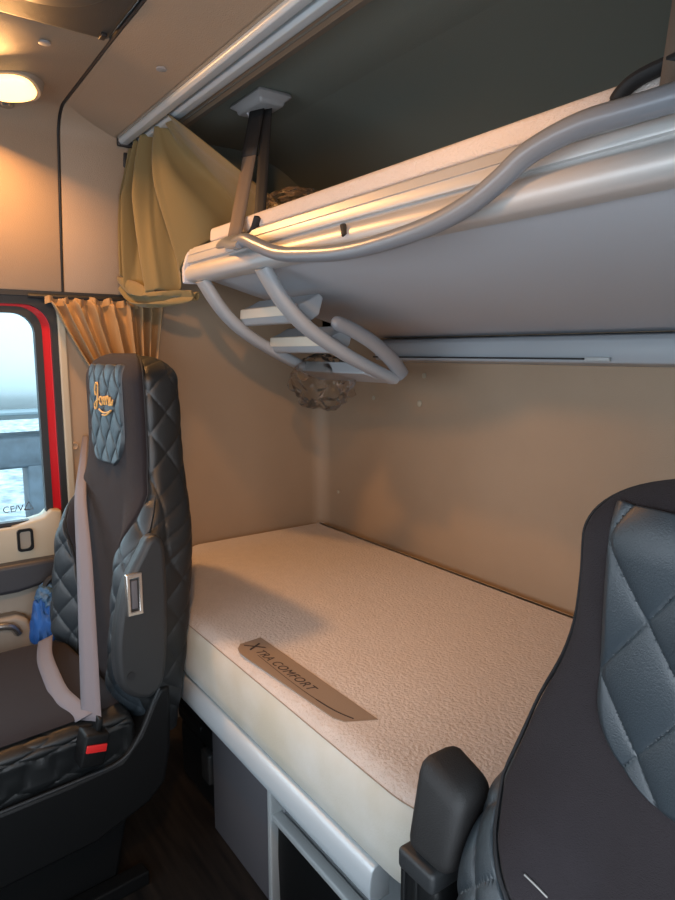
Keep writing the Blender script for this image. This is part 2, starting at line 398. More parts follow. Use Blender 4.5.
side=[ring(.010,.449),ring(.002,.457),ring(-.003,.49),ring(-.004,.53),ring(-.002,.555),ring(.003,.572),ring(.008,.582)]
kid('side_cover', grid(np.array(side),closeu=True), M['mat_side'], mt)
top=[ring(.008,.582),ring(.012,.587),ring(.020,.594),ring(.032,.599),ring(.050,.6015)]
bm=bmesh.new(); R=[[bm.verts.new(p) for p in r] for r in top]; n=len(OUT)
for a,b in zip(R,R[1:]):
    for k in range(n): bm.faces.new((a[k],a[(k+1)%n],b[(k+1)%n],b[k]))
f=bm.faces.new(R[-1]); bmesh.ops.triangulate(bm,faces=[f])
bmesh.ops.recalc_face_normals(bm,faces=bm.faces)
kid('top_cover', bm, M['mat_top'], mt)
kid('seam', tube([*ring(.0075,.5825)[:]], .0010, 6), mat('mattress_seam',(.34,.27,.21),.9), mt)
lp=[(-.308,.606),(-.312,.658),(.092,.662),(.074,.628),(.064,.611),(.042,.602),(-.245,.586),(-.272,.586),(-.292,.592)]
lb = kid('label', extr(lp,'z',.6005,.6024,.0004,1), M['label'], mt, False)
lm = Matrix.Translation((-.300,.6165,.6026))@Matrix.Rotation(math.radians(2),4,'Z')
lb_o = lb
def label_text(name,s,size,x,y,shear,sp=1.):
    return text(name,s,size,M['print'],lb_o, Matrix.Translation((x,y,.6026))@Matrix.Rotation(math.radians(1.2),4,'Z'), shear, .0003, sp)
label_text('lettering','X',.046,-.300,.609,.35)
label_text('lettering','TRA COMFORT',.0265,-.258,.614,.3,1.12)
kid('swoosh', tube(catmull([(-.24,.611,.6026),(-.10,.609,.6026),(-.02,.612,.6026),(.03,.618,.6026),(.066,.6285,.6026)],8),[.0007]*16+[.0016]*17,6,flat=.3), M['print'], lb_o)

# ------------------------------------------------------------------ upper bunk
ub = thing('upper_bunk','fold-down upper bunk with grey underside and grooved aluminium front profile','bunk',(.15,1.04,1.25))
X0,X1=-.80,XR-.05
kid('underside_panel', extr([(.735,1.418),(1.30,1.270),(1.34,1.262),(1.34,1.40),(.735,1.487)],'x',X0+.03,X1,.004), M['bunkgrey'], ub)
fp=[(.76,1.402),(.742,1.402)]+[(.7325-.0185*math.sin(a),1.4245-.0215*math.cos(a)) for a in np.linspace(.15,PI-.25,14)]+[(.730,1.449),(.730,1.452),(.723,1.453),(.722,1.456),(.725,1.470),(.7275,1.471),(.7275,1.4728),(.7255,1.4733),(.730,1.488),(.735,1.4895),(.737,1.4925),(.76,1.494)]
kid('front_profile', extr(fp,'x',X0,X1), M['alu'], ub)
kid('end_cap', extr([(.712,1.402),(.716,1.40),(.77,1.40),(.77,1.496),(.732,1.496),(.722,1.47),(.712,1.44)],'x',X0-.012,X0+.001,.003), M['bracket_lt'], ub)
kid('rear_rail', extr([(1.30,1.196),(1.355,1.188),(1.355,1.262),(1.31,1.256),(1.298,1.246),(1.294,1.225)],'x',-.72,XR-.02,.004), M['bluegrey'], ub)
kid('rail_gap', box(-.72,.02,1.290,1.30,1.203,1.207), M['rubber'], ub)
kid('rear_clip', box(.025,.085,1.288,1.297,1.200,1.209,.002), M['framegrey'], ub)
tp=[(-.47,.700,1.458),(-.41,.692,1.458),(-.345,.690,1.437),(-.27,.690,1.414),(-.189,.69,1.402),(-.06,.69,1.391),(.05,.69,1.392),(.165,.69,1.402),(.243,.69,1.419),(.294,.69,1.440),(.340,.69,1.463),(.409,.69,1.476),(.481,.69,1.475),(.60,.69,1.473),(.85,.69,1.471),(1.0,.71,1.47)]
kid('guard_tube', tube(catmull(tp,8),.0145,16), M['greytube'], ub)
ft=kid('tube_foot', tube(catmull([(-.575,.722,1.476),(-.53,.712,1.474),(-.47,.700,1.462),(-.42,.694,1.456)],6),.024,12,flat=.42,up=(0,-.55,.83)), M['greytube'], ub)
kid('slot_plug', tube([(-.085,.7145,1.443),(-.078,.7135,1.424)],.006,8), M['rubber'], ub)
um = tag(obj('upper_mattress', extr([(.742,1.4955),(1.33,1.4955),(1.33,1.533),(.752,1.531),(.744,1.525)],'x',X0+.10,X1,.006), M['white_mat']), 'thin whitish mattress lying on the upper bunk, only its front edge showing','mattress')

# ladder folded beneath the bunk
ld = thing('ladder','grey folding ladder with two cream-edged treads stowed under the upper bunk','ladder',(-.57,.74,1.12))
# wide face of each rail looks forward and down
def lrail2(x,w=.025,t=.014):
    pts=catmull([(x,.735,1.405),(x,.785,1.335),(x,.845,1.280),(x,.93,1.230),(x,1.02,1.188),(x,1.115,1.150)],8)
    P=[]
    for i,p in enumerate(pts):
        a=pts[max(i-1,0)]; b=pts[min(i+1,len(pts)-1)]; tg=(b-a)/np.linalg.norm(b-a); nn=np.cross([1,0,0],tg)
        P.append([p+np.array([1,0,0])*w*math.copysign(abs(math.cos(q))**.6,math.cos(q))+nn*t*math.copysign(abs(math.sin(q))**.7,math.sin(q)) for q in np.linspace(0,2*PI,16,endpoint=False)])
    me=grid(np.array(P),closeu=True); bm=bmesh.new(); bm.from_mesh(me); bmesh.ops.holes_fill(bm,edges=[e for e in bm.edges if e.is_boundary]); bmesh.ops.recalc_face_normals(bm,faces=bm.faces); return bm
kid('side_rail', lrail2(-.735), M['ladder'], ld); kid('side_rail', lrail2(-.415), M['ladder'], ld)
def tread(y,z,dy):
    pr=[(y,z-.004),(y+.002,z+.018),(y+.03,z+.030),(y+dy,z+.046),(y+dy+.012,z+.036),(y+.06,z-.004),(y+.03,z-.024),(y+.010,z-.022)]
    t=bevel(kid('tread', extr(pr,'x',-.722,-.428), M['ladder'], ld),.004)
    e=[(y-.004,z-.006),(y-.002,z+.018),(y+.004,z+.021),(y+.006,z-.004)]
    o=obj('tread_edge', extr(e,'x',-.715,-.44,.002), M['treadcream'], t)
    o.data.transform(Matrix.Translation(-Vector(ld.location)))
    tag(o,'cream edge strip')
tread(.835,1.312,.060); tread(.925,1.240,.060)
bevel(kid('end_plate', extr([(1.03,1.165),(1.115,1.138),(1.125,1.150),(1.04,1.195)],'x',-.72,-.43), M['ladder'], ld),.004)
kid('hinge_arm', tube(catmull([(-.408,.915,1.292),(-.404,.97,1.275),(-.400,1.04,1.240),(-.398,1.10,1.195),(-.398,1.132,1.158)],8),[.006,.012,.016]+[.018+.004*k/29 for k in range(30)],12,flat=.6,up=(1,0,0)), mat('hinge_grey',(.24,.25,.27),.4), ld)

# straps
def strap(x,dx,lab,grp=None):
    s=thing('bunk_strap',lab,'strap',(x,.72,1.49))
    tx,ty,tz=x-.125+dx,.865,1.835
    br=bmesh.new()
    bm=box(tx-.085,tx+.075,ty-.045,ty+.05,tz-.018,tz+.012,.010,3)
    for v in bm.verts:
        if v.co.z<tz-.005: v.co.x=tx+(v.co.x-tx)*.80; v.co.y=ty+(v.co.y-ty)*.75
    kid('ceiling_bracket', bm, M['bracket'], s)
    face=extr([(ty-.050,tz+.010),(ty-.036,tz-.022),(ty-.030,tz-.022),(ty-.040,tz+.012)],'x',tx-.085,tx-.010,.002)
    face.transform(Matrix.Translation((tx,ty,0))@Matrix.Rotation(math.radians(-38),4,'Z')@Matrix.Translation((-tx,-ty,0)))
    f=kid('bracket_face', face, M['bracket_lt'], s)
    n=14
    A=np.array([x+.01,.712,1.480]); B=np.array([tx+.005,ty-.01,tz-.02]); t=np.linspace(0,1,n)[:,None]
    C=A+(B-A)*t; W=np.tile(np.array([.018,.008,0]),(n,1))
    solid(kid('webbing', ribbon(C,W), M['webbing'], s),.0022)
    k=int(n*.62)
    solid(kid('upper_webbing', ribbon(C[k:]+[0,-.002,0],W[k:]*1.12), M['blackstrap'], s),.003)
    A2=np.array([x+.065,.745,1.497]); C2=A2+(B+[.018,.015,0]-A2)*t
    solid(kid('rear_webbing', ribbon(C2,W*.8), M['blackstrap'], s),.0022)
    kid('webbing_keeper', tube(catmull([(x+.015,.735,1.482),(x+.05,.74,1.487),(x+.072,.742,1.515)],6),.014,10,flat=.5), M['blackstrap'], s)
    return s
strap(-.51,-.01,'brown strap with grey ceiling bracket holding the left end of the upper bunk')
strap(.50,.075,'brown strap at the right edge of the picture holding the upper bunk')
hk=tag(obj('strap_pad', tube(catmull([(.432,.728,1.490),(.428,.73,1.505),(.446,.732,1.520),(.48,.735,1.527),(.535,.738,1.530)],8),.011,12,flat=.75), M['blackstrap']),'curved black padded loop on the upper bunk edge beside the right strap','strap pad')

# plastic wrap on upper bunk and the bag below the ladder
def crumple(c,sx,sy,sz,amp,seed,sub=4):
    r=random.Random(seed); bm=bmesh.new(); bmesh.ops.create_icosphere(bm,subdivisions=sub,radius=1)
    ks=[(Vector((r.uniform(-1,1),r.uniform(-1,1),r.uniform(-1,1))).normalized(),r.uniform(3,9),r.uniform(0,6)) for _ in range(12)]
    for v in bm.verts:
        d=sum(abs(math.sin(k.dot(v.co)*f_+p)) for k,f_,p in ks)/12
        q=v.co*(1+amp*(d-.6)*2); v.co=Vector((c[0]+q.x*sx,c[1]+q.y*sy,c[2]+q.z*sz))
    return bm
tag(obj('plastic_bag', crumple((-.66,1.06,1.135),.105,.075,.075,.45,3), M['plastic_film'], None, False),'crumpled clear plastic bag hanging under the folded ladder','bag')
tag(obj('plastic_wrap', crumple((-.43,.83,1.555),.075,.06,.028,.5,7), M['plastic_film'], None, False),'crumpled clear plastic wrap lying on the upper bunk behind the left strap','plastic wrap')

# ------------------------------------------------------------------ curtain track and bunk curtain
ct=thing('curtain_track','twin silver curtain track along the ceiling in front of the upper bunk','curtain track',(0,.67,1.80))
for y in (.640,.678):
    pr=[(y-.016,1.806),(y-.016,1.793),(y-.010,1.786),(y+.008,1.786),(y+.014,1.792),(y+.014,1.806)]
    kid('channel', extr(pr,'x',-1.012,XR-.01,.002,2), M['alu_bed'], ct)
kid('mounting_strip', box(-1.012,XR-.01,.622,.705,1.7995,1.8065,.001), M['headliner'], ct)
kid('end_stop', box(-1.022,-1.010,.622,.70,1.782,1.806,.002), M['rubber'], ct)
nu,nv=160,70; P=np.zeros((nv,nu,3)); s=np.linspace(0,1,nu); v=np.linspace(0,1,nv)
kp=np.array([0,.22,.40,.58,.72,.86,1.0])
Bp=np.array([(-1.050,.640,1.43),(-1.015,.645,1.385),(-.93,.668,1.372),(-.865,.695,1.39),(-.825,.735,1.45),(-.70,.85,1.55),(-.50,.87,1.545)])
for j,vv in enumerate(v):
    for i,ss in enumerate(s):
        tx=-1.030+.30*ss; T=np.array([tx,.672,1.788])
        B=np.array([np.interp(ss,kp,Bp[:,k]) for k in range(3)])
        e=vv**1.15
        p=T+(B-T)*e
        amp=.014*(1-vv)+.055*min(1,vv*2.2)*(1-.30*vv)*(.6+.3*ss)
        ph=2*PI*(4.2*ss**.8+.22*math.sin(3*ss+2.4*vv))+.9
        w_=math.sin(ph); w_=math.copysign(abs(w_)**.7,w_)+.25*math.sin(2.3*ph+3*vv)
        p=p+np.array([.25,-.75,.30])*amp*w_+np.array([-.4,-.2,0])*(.03*math.sin(PI*vv)*(1-ss))
        p[1]-=.008*math.sin(PI*2*6.3*ss)*(1-vv)**3
        P[j,i]=p
ctn=thing('bunk_curtain','olive bunk curtain gathered at the left end of the ceiling track','curtain',(-.9,.69,1.37))
solid(kid('cloth', grid(P), M['olive'], ctn),.002)
# rolled hem sagging at the bottom
nu,nv=80,14; P=np.zeros((nv,nu,3))
for j in range(nv):
    for i in range(nu):
        ss=i/(nu-1); w=j/(nv-1)
        c=np.array([np.interp(ss,[0,.25,.5,.75,1],[-1.050,-1.005,-.93,-.85,-.77]),np.interp(ss,[0,.5,1],[.632,.660,.735]),np.interp(ss,[0,.25,.5,.75,1],[1.428,1.412,1.398,1.385,1.372])])
        sag=.045*math.sin(PI*min(1,ss*.9+.08))
        P[j,i]=c+np.array([.004,-.012*math.sin(PI*w*2.4)-.006,-.004-sag*w*1.2+.012*math.sin(w*11+ss*6)])
solid(kid('hem', grid(P), M['olive'], ctn),.002)
for z0,z1 in ((1.735,1.775),(1.40,1.44)):
    tag(obj('curtain_clip', box(XL+.02,XL+.062,.645,.676,z0,z1,.004), M['rubber']), ('upper' if z0>1.6 else 'lower')+' black clip on the left wall at the edge of the olive bunk curtain','clip')

# window curtain
wc=thing('window_curtain','tan pleated window curtain bunched on the left wall behind the left seat','curtain',(XL+.04,.58,1.0))
nu,nv=320,50; P=np.zeros((nv,nu,3))
for j in range(nv):
    vv=j/(nv-1); z=1.366-.36*vv
    for i in range(nu):
        ss=i/(nu-1)
        y=(.425+.335*ss)*(1-vv**1.1)+(.625+.075*ss)*vv**1.1 if ss<.55 else (.425+.335*ss)*(1-vv**1.1)+(.625+.075*ss)*vv**1.1
        ph=2*PI*(8.5*ss+.35*math.sin(7*ss)); hd=math.exp(-((vv-.10)/.06)**2)
        d=.018+.016*math.sin(ph)+.006*math.sin(2.3*ph+1)*(1-vv)
        d+=.008*hd*math.sin(2*ph); d*=(.55 if vv<.03 else 1)
        P[j,i]=(XL+.018+d, y+.006*math.cos(ph)*(1-.5*vv), z)
solid(kid('cloth', grid(P), M['tan'], wc),.002)
kid('header_tape', grid(np.array([[(XL+.030+.010*math.sin(2*PI*8.5*s_+.0),.42+.345*s_,z+.004*math.sin(40*s_)) for s_ in np.linspace(0,1,160)] for z in (1.350,1.360,1.370)])), M['tan'], wc)
kid('curtain_rod', tube([(XL+.022,.38,1.371),(XL+.022,.78,1.371)],.006,8), M['rubber'], wc)
cp_=tag(obj('round_cap', lathe([(.012,0),(.012,.004),(.009,.006),(.006,.004)],24,Matrix.Translation((XL,.482,.948))@Matrix.Rotation(PI/2,4,'Y')), M['vinyl']),'round beige cap on the pillar beside the red window frame','cap')

# ------------------------------------------------------------------ dome lamp
dl=thing('dome_lamp','glowing oval dome lamp on the left side of the ceiling','lamp',(-.93,.34,1.85))
Ml=Matrix.Translation((-.885,.338,1.845))@Matrix.Rotation(math.radians(-38),4,'Z')@Matrix.Rotation(math.radians(-24),4,'Y')
def oval(a,b,n=40,e=.75): return [(a*math.copysign(abs(math.cos(t))**e,math.cos(t)), b*math.copysign(abs(math.sin(t))**e,math.sin(t))) for t in np.linspace(0,2*PI,n,endpoint=False)]
def dome(a,b,prof,e=.75):
    P=np.array([[(x,y,z) for x,y in oval(a*s_,b*s_,44,e)] for s_,z in prof]); me=grid(P,closeu=True); bm=bmesh.new(); bm.from_mesh(me)
    bmesh.ops.holes_fill(bm,edges=[e_ for e_ in bm.edges if e_.is_boundary]); bmesh.ops.recalc_face_normals(bm,faces=bm.faces); bm.transform(Ml); return bm
kid('housing', dome(.047,.070,[(1,.04),(1,-.010),(.95,-.018),(.88,-.018)]), M['lamphouse'], dl)
ln=kid('lens', dome(.038,.059,[(1,-.016),(.97,-.024),(.85,-.030),(.55,-.034)]), M['lens'], dl); tag(ln,'glowing amber lens')
kid('knob', lathe([(.018,0),(.018,-.016),(.014,-.020)],24,Matrix.Translation((-1.0,.345,1.842))), M['chrome'], dl)
for k,(x,y,z) in enumerate([(-.64,.36,1.849),(-.555,.575,1.8208)]):
    tag(obj('ceiling_plug', lathe([(.012,0),(.012,-.003),(.009,-.004)],20,Matrix.Translation((x,y,z))), M['bracket']), ('small grey plug on the ceiling panel above the glowing lamp','small grey plug on the ceiling strip ahead of the curtain track')[k],'plug')
for k,(x,z,r) in enumerate([(-.578,1.066,.010),(-.56,1.150,.008),(-1.0,.72,.006),(-.80,1.07,.007)]):
    tag(obj('screw_cap', lathe([(r,0),(r,-.003),(r*.7,-.005)],16,Matrix.Translation((x,YB,z))@Matrix.Rotation(-PI/2,4,'X')), M['cream']), ('pale round screw cap on the rear wall right of the ladder end','pale screw cap high on the rear wall, right under the bunk rail','tiny pale screw cap low in the left corner of the rear wall','pale screw cap on the rear wall just under the ladder end')[k],'screw cap')

# ------------------------------------------------------------------ seats
NS=4.6
class Seat:
    z =np.array([.36,.44,.56,.70,.80,.88,.95,1.02,1.10,1.15])
    yc=np.array([.462,.474,.488,.504,.517,.526,.531,.533,.532,.530])
    hw=np.array([.235,.246,.250,.249,.240,.212,.180,.172,.172,.170])
    hd=np.array([.060,.063,.065,.065,.065,.063,.061,.060,.059,.058])
SH=[0.]
ZT=[1.15]                                  # height where the rounded top begins
def prof(t):
    """t in 0..1 shaft, 1..2 dome; returns z, yc, hw, hd"""
    t=np.asarray(t,float); ts=np.clip(t,0,1); zz=.36+(ZT[0]-.36)*ts
    zp=np.where(Seat.z>.86,.86+(Seat.z-.86)*(ZT[0]-.86)/.29,Seat.z)
    def ip(a):
        k=np.array([-.03,-.015,0,.015,.03]); return np.mean([np.interp(zz+q,zp,a) for q in k],0)
    yc,hw,hd=ip(Seat.yc),np.mean([np.interp(zz+q-SH[0],zp,Seat.hw) for q in (-.03,-.015,0,.015,.03)],0),ip(Seat.hd)
    ph=np.clip(t-1,0,1)*PI/2
    zz=zz+.062*np.sin(ph)
    c=np.cos(ph); hw=hw*(.02+.98*c**.62); hd=hd*(.02+.98*c**.8)
    return zz,yc,hw,hd
def t_of_z(z): return (np.asarray(z,float)-.36)/(ZT[0]-.36)
def surf(th,t):
    """th: angle from the front centre (+ towards +x). returns point arrays"""
    zz,yc,hw,hd=prof(t)
    s,c=np.sin(th),np.cos(th)
    x=hw*np.sign(s)*np.abs(s)**(2/NS); y=-hd*np.sign(c)*np.abs(c)**(2/NS)
    xr=np.abs(s)**(2/NS)
    g=sst(.40,.50,zz)*(1-sst(.74,.92,zz))
    bul=.060*g*sst(.42,.80,xr)*np.clip(c,0,1)**.4
    return np.stack([x,yc+y-bul,zz],-1)
def surf_n(th,t):
    e=1e-3
    a=surf(th+e,t)-surf(th-e,t); b=surf(th,t+e)-surf(th,t-e)
    n=np.cross(a,b); L=np.linalg.norm(n,axis=-1,keepdims=True); L[L<1e-12]=1
    return n/L
# even spacing around the superellipse: arc length <-> angle
_th=np.linspace(-PI,PI,400001); _x=.2*np.sign(np.sin(_th))*np.abs(np.sin(_th))**(2/NS); _y=.062*np.sign(np.cos(_th))*np.abs(np.cos(_th))**(2/NS)
_a=np.concatenate([[0],np.cumsum(np.hypot(np.diff(_x),np.diff(_y)))]); _a-=_a[len(_a)//2]
def A_of(th): return np.interp(th,_th,_a)
def TH_of(a): return np.interp(a,_a,_th)
def quilt(u,v,du=.082,dv=.112,pw=.33):
    p=u/du+v/dv; q=u/du-v/dv
    return (np.abs(np.sin(PI*p))*np.abs(np.sin(PI*q)))**pw
def theta_of_x(xr): return np.arcsin(np.clip(np.abs(xr),0,1)**(NS/2))*np.sign(xr)
BZ0=[.40,.52,.62,.72,.80,.86,.905]; BX0=[.50,.48,.50,.60,.74,.86,.93]
def make_seat(x0,y0,dz,label,arm_side,ztop,ins_w,ins_z,du,lx,sh,bsh):
    ZT[0]=ztop; SH[0]=sh; BZ,BX=(BZ0,BX0) if bsh==0 else ([.40,.52,.62,.70,.765,.82,.86],[.48,.44,.44,.48,.64,.84,.93]); zb=BZ[-1]
    st=thing('truck_seat',label,'seat',(x0,.2,0))
    D=Vector((x0,y0,dz))
    def K(name,me,m,par=st):
        me.transform(Matrix.Translation(D))
        return kid(name,me,m,par)
    # --- quilted leather shell
    nth,nt=420,300
    th=TH_of(np.linspace(_a[0],_a[-1],nth,endpoint=False))
    t=np.concatenate([np.linspace(0,1,nt-60,endpoint=False),1+np.sin(np.linspace(0,PI/2*.985,60))])
    TH,T=np.meshgrid(th,t)
    P=surf(TH,T); Nn=surf_n(TH,T)
    dd=np.linalg.norm(np.roll(P,-1,1)-P,axis=-1); arc=np.cumsum(dd,1)-dd; U=arc-arc[:,[nth//2]]
    q=quilt(U+.02,P[...,2]+.02,.078,.092,.26)
    fade=sst(.37,.41,P[...,2])*(1-sst(1.6,1.9,T))
    P=P+Nn*((.0045*q-.005)*fade)[...,None]
    K('backrest_shell',grid(P,closeu=True),M['sidevinyl'])
    # --- front fabric panel, wrapping the headrest and tapering down between the bolsters
    nv,nu=220,150; tv=np.concatenate([np.linspace(t_of_z(.41),1,170,endpoint=False),np.linspace(1,1.9,50)]); s=np.linspace(-1,1,nu)
    zz=prof(tv)[0]
    thb=np.where(zz<zb,theta_of_x(np.interp(zz,BZ,BX)),0)
    t0=float(theta_of_x(np.array(.93))); t1=math.radians(64)
    thb=np.where(zz>=zb,t0+(t1-t0)*sst(zb,zb+.095,zz),thb)
    TH=TH_of(A_of(thb)[:,None]*s[None,:]); T=np.repeat(tv[:,None],nu,1)
    P=surf(TH,T); Nn=surf_n(TH,T)
    edge=(1-np.abs(s))[None,:]*np.ones((nv,1)); ev=np.minimum((tv-tv[0])/.05,(tv[-1]-tv)/.05)[:,None]
    off=.009*sst(0,.05,edge)*sst(0,1,ev)-.002
    K('front_panel',grid(P+Nn*off[...,None]),M['fabric'])
    for sg in (-1,1):
        e=P[::3,0 if sg<0 else -1]; n_=Nn[::3,0 if sg<0 else -1]
        K('piping',tube([Vector(a+b*.0035) for a,b in zip(e,n_)],.0020,6),M['seam'])
    # --- quilted bolsters beside the fabric, lower half
    for sg in (-1,1):
        nv,nu=150,80; zt=np.linspace(.41,zb,nv); tv=t_of_z(zt)
        ta=A_of(theta_of_x(np.interp(zt,BZ,BX))); tb_=np.full(nv,A_of(math.radians(72)))
        w=np.linspace(0,1,nu); TH=sg*TH_of(ta[:,None]+(tb_-ta)[:,None]*w[None,:]); T=np.repeat(tv[:,None],nu,1)
        Q=surf(TH,T); Nq=surf_n(TH,T)
        dd=np.linalg.norm(Q[:,1:]-Q[:,:-1],axis=-1); U=np.concatenate([np.zeros((nv,1)),np.cumsum(dd,1)],1); U=U-U[:,[-1]]
        qq=quilt(U+.01,Q[...,2]+.01,.080,.092,.28)
        ed=np.minimum(w,1-w)[None,:]*np.ones((nv,1)); ez=np.minimum((zt-zt[0])/.03,(zt[-1]-zt)/.03)[:,None]
        o_=(.008*qq+.001)*sst(0,.06,ed)*sst(0,1,ez)-.001
        K('bolster',grid(Q+Nq*o_[...,None],flip=(sg<0)),M['leather'])
    # --- headrest insert
    nv,nu=240,200; tv=np.concatenate([np.linspace(t_of_z(ins_z),1,190,endpoint=False),np.linspace(1,1.42,50)]); zz,_,hw_,_=prof(tv); s=np.linspace(-1,1,nu)
    zi=tv*(ztop-.36)+.36
    corner=np.clip((zi-ins_z)/.085,0,1); wid=ins_w*np.sqrt(np.clip(1-(1-corner)**2.2,0.02,1))
    xr=np.clip(wid/hw_,0,.93)
    TH=theta_of_x(xr[:,None]*s[None,:]); T=np.repeat(tv[:,None],nu,1)
    Q=surf(TH,T); Nq=surf_n(TH,T)
    U=Q[...,0]; V=(np.minimum(T,1)*(ztop-.36)+np.clip(T-1,0,1)*.085)
    qq=quilt(U+du*.12,V-.01,du,du*1.45,.26)
    ed=(1-np.abs(s))[None,:]*np.ones((nv,1)); ez=np.minimum((tv-tv[0])/.02,(tv[-1]-tv)/.04)[:,None]
    base=.0065*sst(0,.04,ed)*sst(0,1,ez)
    o_=base+.0075*qq*sst(0,.10,ed)*sst(0,1,ez)+.001
    ins=K('headrest_insert',grid(Q+Nq*o_[...,None]),M['leather'])
    rim=np.concatenate([Q[::4,0][::-1],Q[0,::6],Q[::4,-1]]); nr=np.concatenate([Nq[::4,0][::-1],Nq[0,::6],Nq[::4,-1]])
    K('insert_piping',tube([Vector(a+b*.004) for a,b in zip(rim,nr)],.0022,6),M['seam'])
    # --- embroidered script
    def onto(px,pz):
        tt=np.array([t_of_z(pz)]); hwz=prof(tt)[2][0]
        thx=theta_of_x(np.array([px/hwz])); p=surf(thx,tt)[0]; n_=surf_n(thx,tt)[0]
        return Vector(p+n_*.0165)
    strokes=[[(.06,.60),(.02,.78),(.10,.98),(.20,.95),(.18,.70),(.13,.45),(.06,.22),(-.02,.18),(-.04,.32),(.10,.44),(.24,.50)],
             [(.38,.58),(.28,.55),(.27,.38),(.36,.32),(.43,.42),(.38,.58)],[(.43,.50),(.50,.58),(.53,.45),(.52,.34)],
             [(.53,.46),(.60,.60),(.64,.50),(.64,.35)],[(.64,.48),(.72,.62),(.77,.50),(.77,.36),(.84,.36),(.90,.46)],
             [(.86,.60),(.84,.42),(.92,.36),(.98,.52)],
             [(.20,.18),(.40,.10),(.65,.12),(.86,.20)],[(.86,.20),(.60,.04),(.36,.02)]]
    ls=ins_w/.104
    bmz=[tube([onto(lx+(-.060+.115*a)*ls,ztop-.080+.078*b) for a,b in catmull(q,5)],.0020,6) for q in strokes]
    tag(K('embroidery',merge(*bmz),M['stitch'],ins),'gold script embroidery')
    # --- cushion
    nth,ny=260,150; ph=np.linspace(0,2*PI,nth,endpoint=False); yy=np.linspace(-.10,.405,ny)
    PH,Y=np.meshgrid(ph,yy); e=np.clip(np.minimum((Y+.10)/.07,(.405-Y)/.03),0,1); sc=np.sqrt(np.clip(1-(1-e)**2,.0004,1))
    cz=.388+.03*sst(.1,-.1,Y); hx=.240; hz=.070
    cx_=np.sign(np.cos(PH))*np.abs(np.cos(PH))**(2/6.); sz_=np.sign(np.sin(PH))*np.abs(np.sin(PH))**(2/6.)
    X=hx*cx_*(.94+.06*sc); Z=cz+hz*sz_*sc
    quil=quilt(Z*np.abs(cx_)+X*np.abs(sz_)+.01,Y,.085,.10,.26)
    amp=.005*sst(.4,.9,sc)
    X=X+amp*quil*np.sign(cx_)*np.abs(cx_)**4; Z=Z+amp*quil*np.sign(sz_)*np.abs(sz_)**4
    K('cushion',grid(np.stack([X,Y,Z],-1),closeu=True,flip=True),M['sidevinyl'])
    nx,ny=80,110; xs=np.linspace(-1,1,nx); ys=np.linspace(-.06,.395,ny); Xg,Yg=np.meshgrid(xs,ys)
    wv=np.interp(ys,[-.06,.1,.30,.405],[.215,.224,.222,.205])[:,None]
    Xw=Xg*wv; czg=.388+.03*sst(.1,-.1,Yg)
    e=np.clip(np.minimum((Yg+.10)/.07,(.405-Yg)/.03),0,1); scg=np.sqrt(np.clip(1-(1-e)**2,.0004,1))
    Zg=czg+.070*scg+.010-.012*np.abs(Xg)**10
    K('cushion_panel',grid(np.stack([Xw,Yg,Zg],-1)),M['fabric'])
    # --- base
    shroud=[(-.12,.17),(.30,.178),(.42,.215),(.462,.25),(.478,.33),(.482,.478),(.455,.478),(.44,.455),(.404,.386),(.36,.344),(.257,.338),(-.12,.340)]
    bevel(K('base_shroud',extr(shroud,'x',-.252,.252),M['blackplastic']),.010)
    K('shroud_piping',tube(catmull([(arm_side*.251,y,z) for y,z in [(-.12,.342),(.257,.340),(.36,.346),(.406,.389),(.44,.452),(.455,.480)]],8),.0030,8),M['armplastic'])
    bevel(K('pedestal',extr([(-.08,-dz),(.36,-dz),(.40,.19),(-.10,.18)],'x',-.19,.19),M['blackplastic']),.01)
    for xx in (-.215,.215):
        bevel(K('slide_rail',box(xx-.02,xx+.02,-.15,.42,-dz,.035-dz),M['blackplastic']),.005)
    return st,K
def rot_yz(bm,deg,y,z,x=0):
    bm.transform(Matrix.Translation((x,y,z))@Matrix.Rotation(math.radians(deg),4,'X')@Matrix.Translation((-x,-y,-z))); return bm

# left seat with its smooth armrest
s1,K1=make_seat(-.700,0,0,'dark quilted passenger seat by the left door window',1,1.15,.100,.945,.062,.012,0.,0.)
ao=[(.372,.555),(.370,.620),(.378,.68),(.398,.755),(.432,.812),(.448,.838),(.470,.842),(.484,.82),(.487,.76),(.486,.66),(.480,.57),(.468,.515),(.440,.492),(.410,.500),(.385,.522)]
ao=[(p[0],p[1]) for p in catmull(ao,3,True)]
ao=[(a-.026,b) for a,b in ao]
arm1=bevel(K1('armrest',extr(ao,'x',.262,.302),M['armplastic']),.012,4)
kb=merge(ringmesh([(y,z) for y,z in [(.376,.695),(.394,.695),(.394,.765),(.376,.765)]],[(y,z) for y,z in [(.368,.686),(.402,.686),(.402,.775),(.368,.775)]],.298,.309))
kb=K1('armrest_latch',kb,M['chrome'],arm1); bevel(kb,.002)
kb2=K1('latch_grip',box(.300,.307,.379,.392,.70,.76,.002),M['panelgrey'],arm1)
kb3=K1('screw_hole',lathe([(.009,0),(.009,.002)],16,Matrix.Translation((.3015,.372,.556))@Matrix.Rotation(PI/2,4,'Y')),M['rubber'],arm1)
def fixk(o):  # parts nested below a part whose own origin is the seat's origin
    return o
bk=K1('belt_buckle',rot_yz(box(.235,.283,.268,.320,.376,.446,.006),-14,.29,.40),M['blackplastic'])
bt=K1('buckle_button',rot_yz(box(.2832,.288,.273,.315,.410,.426,.0015),-14,.29,.40),M['redbutton'],bk)

s1.rotation_euler.z=math.radians(5); s1.location.x+=.022
# right seat, lower and closer, with a block-shaped padded armrest
s2,K2=make_seat(.725,.03,-.06,'dark quilted driver seat in the right foreground',-1,1.115,.135,.905,.080,.025,.070,-.05)
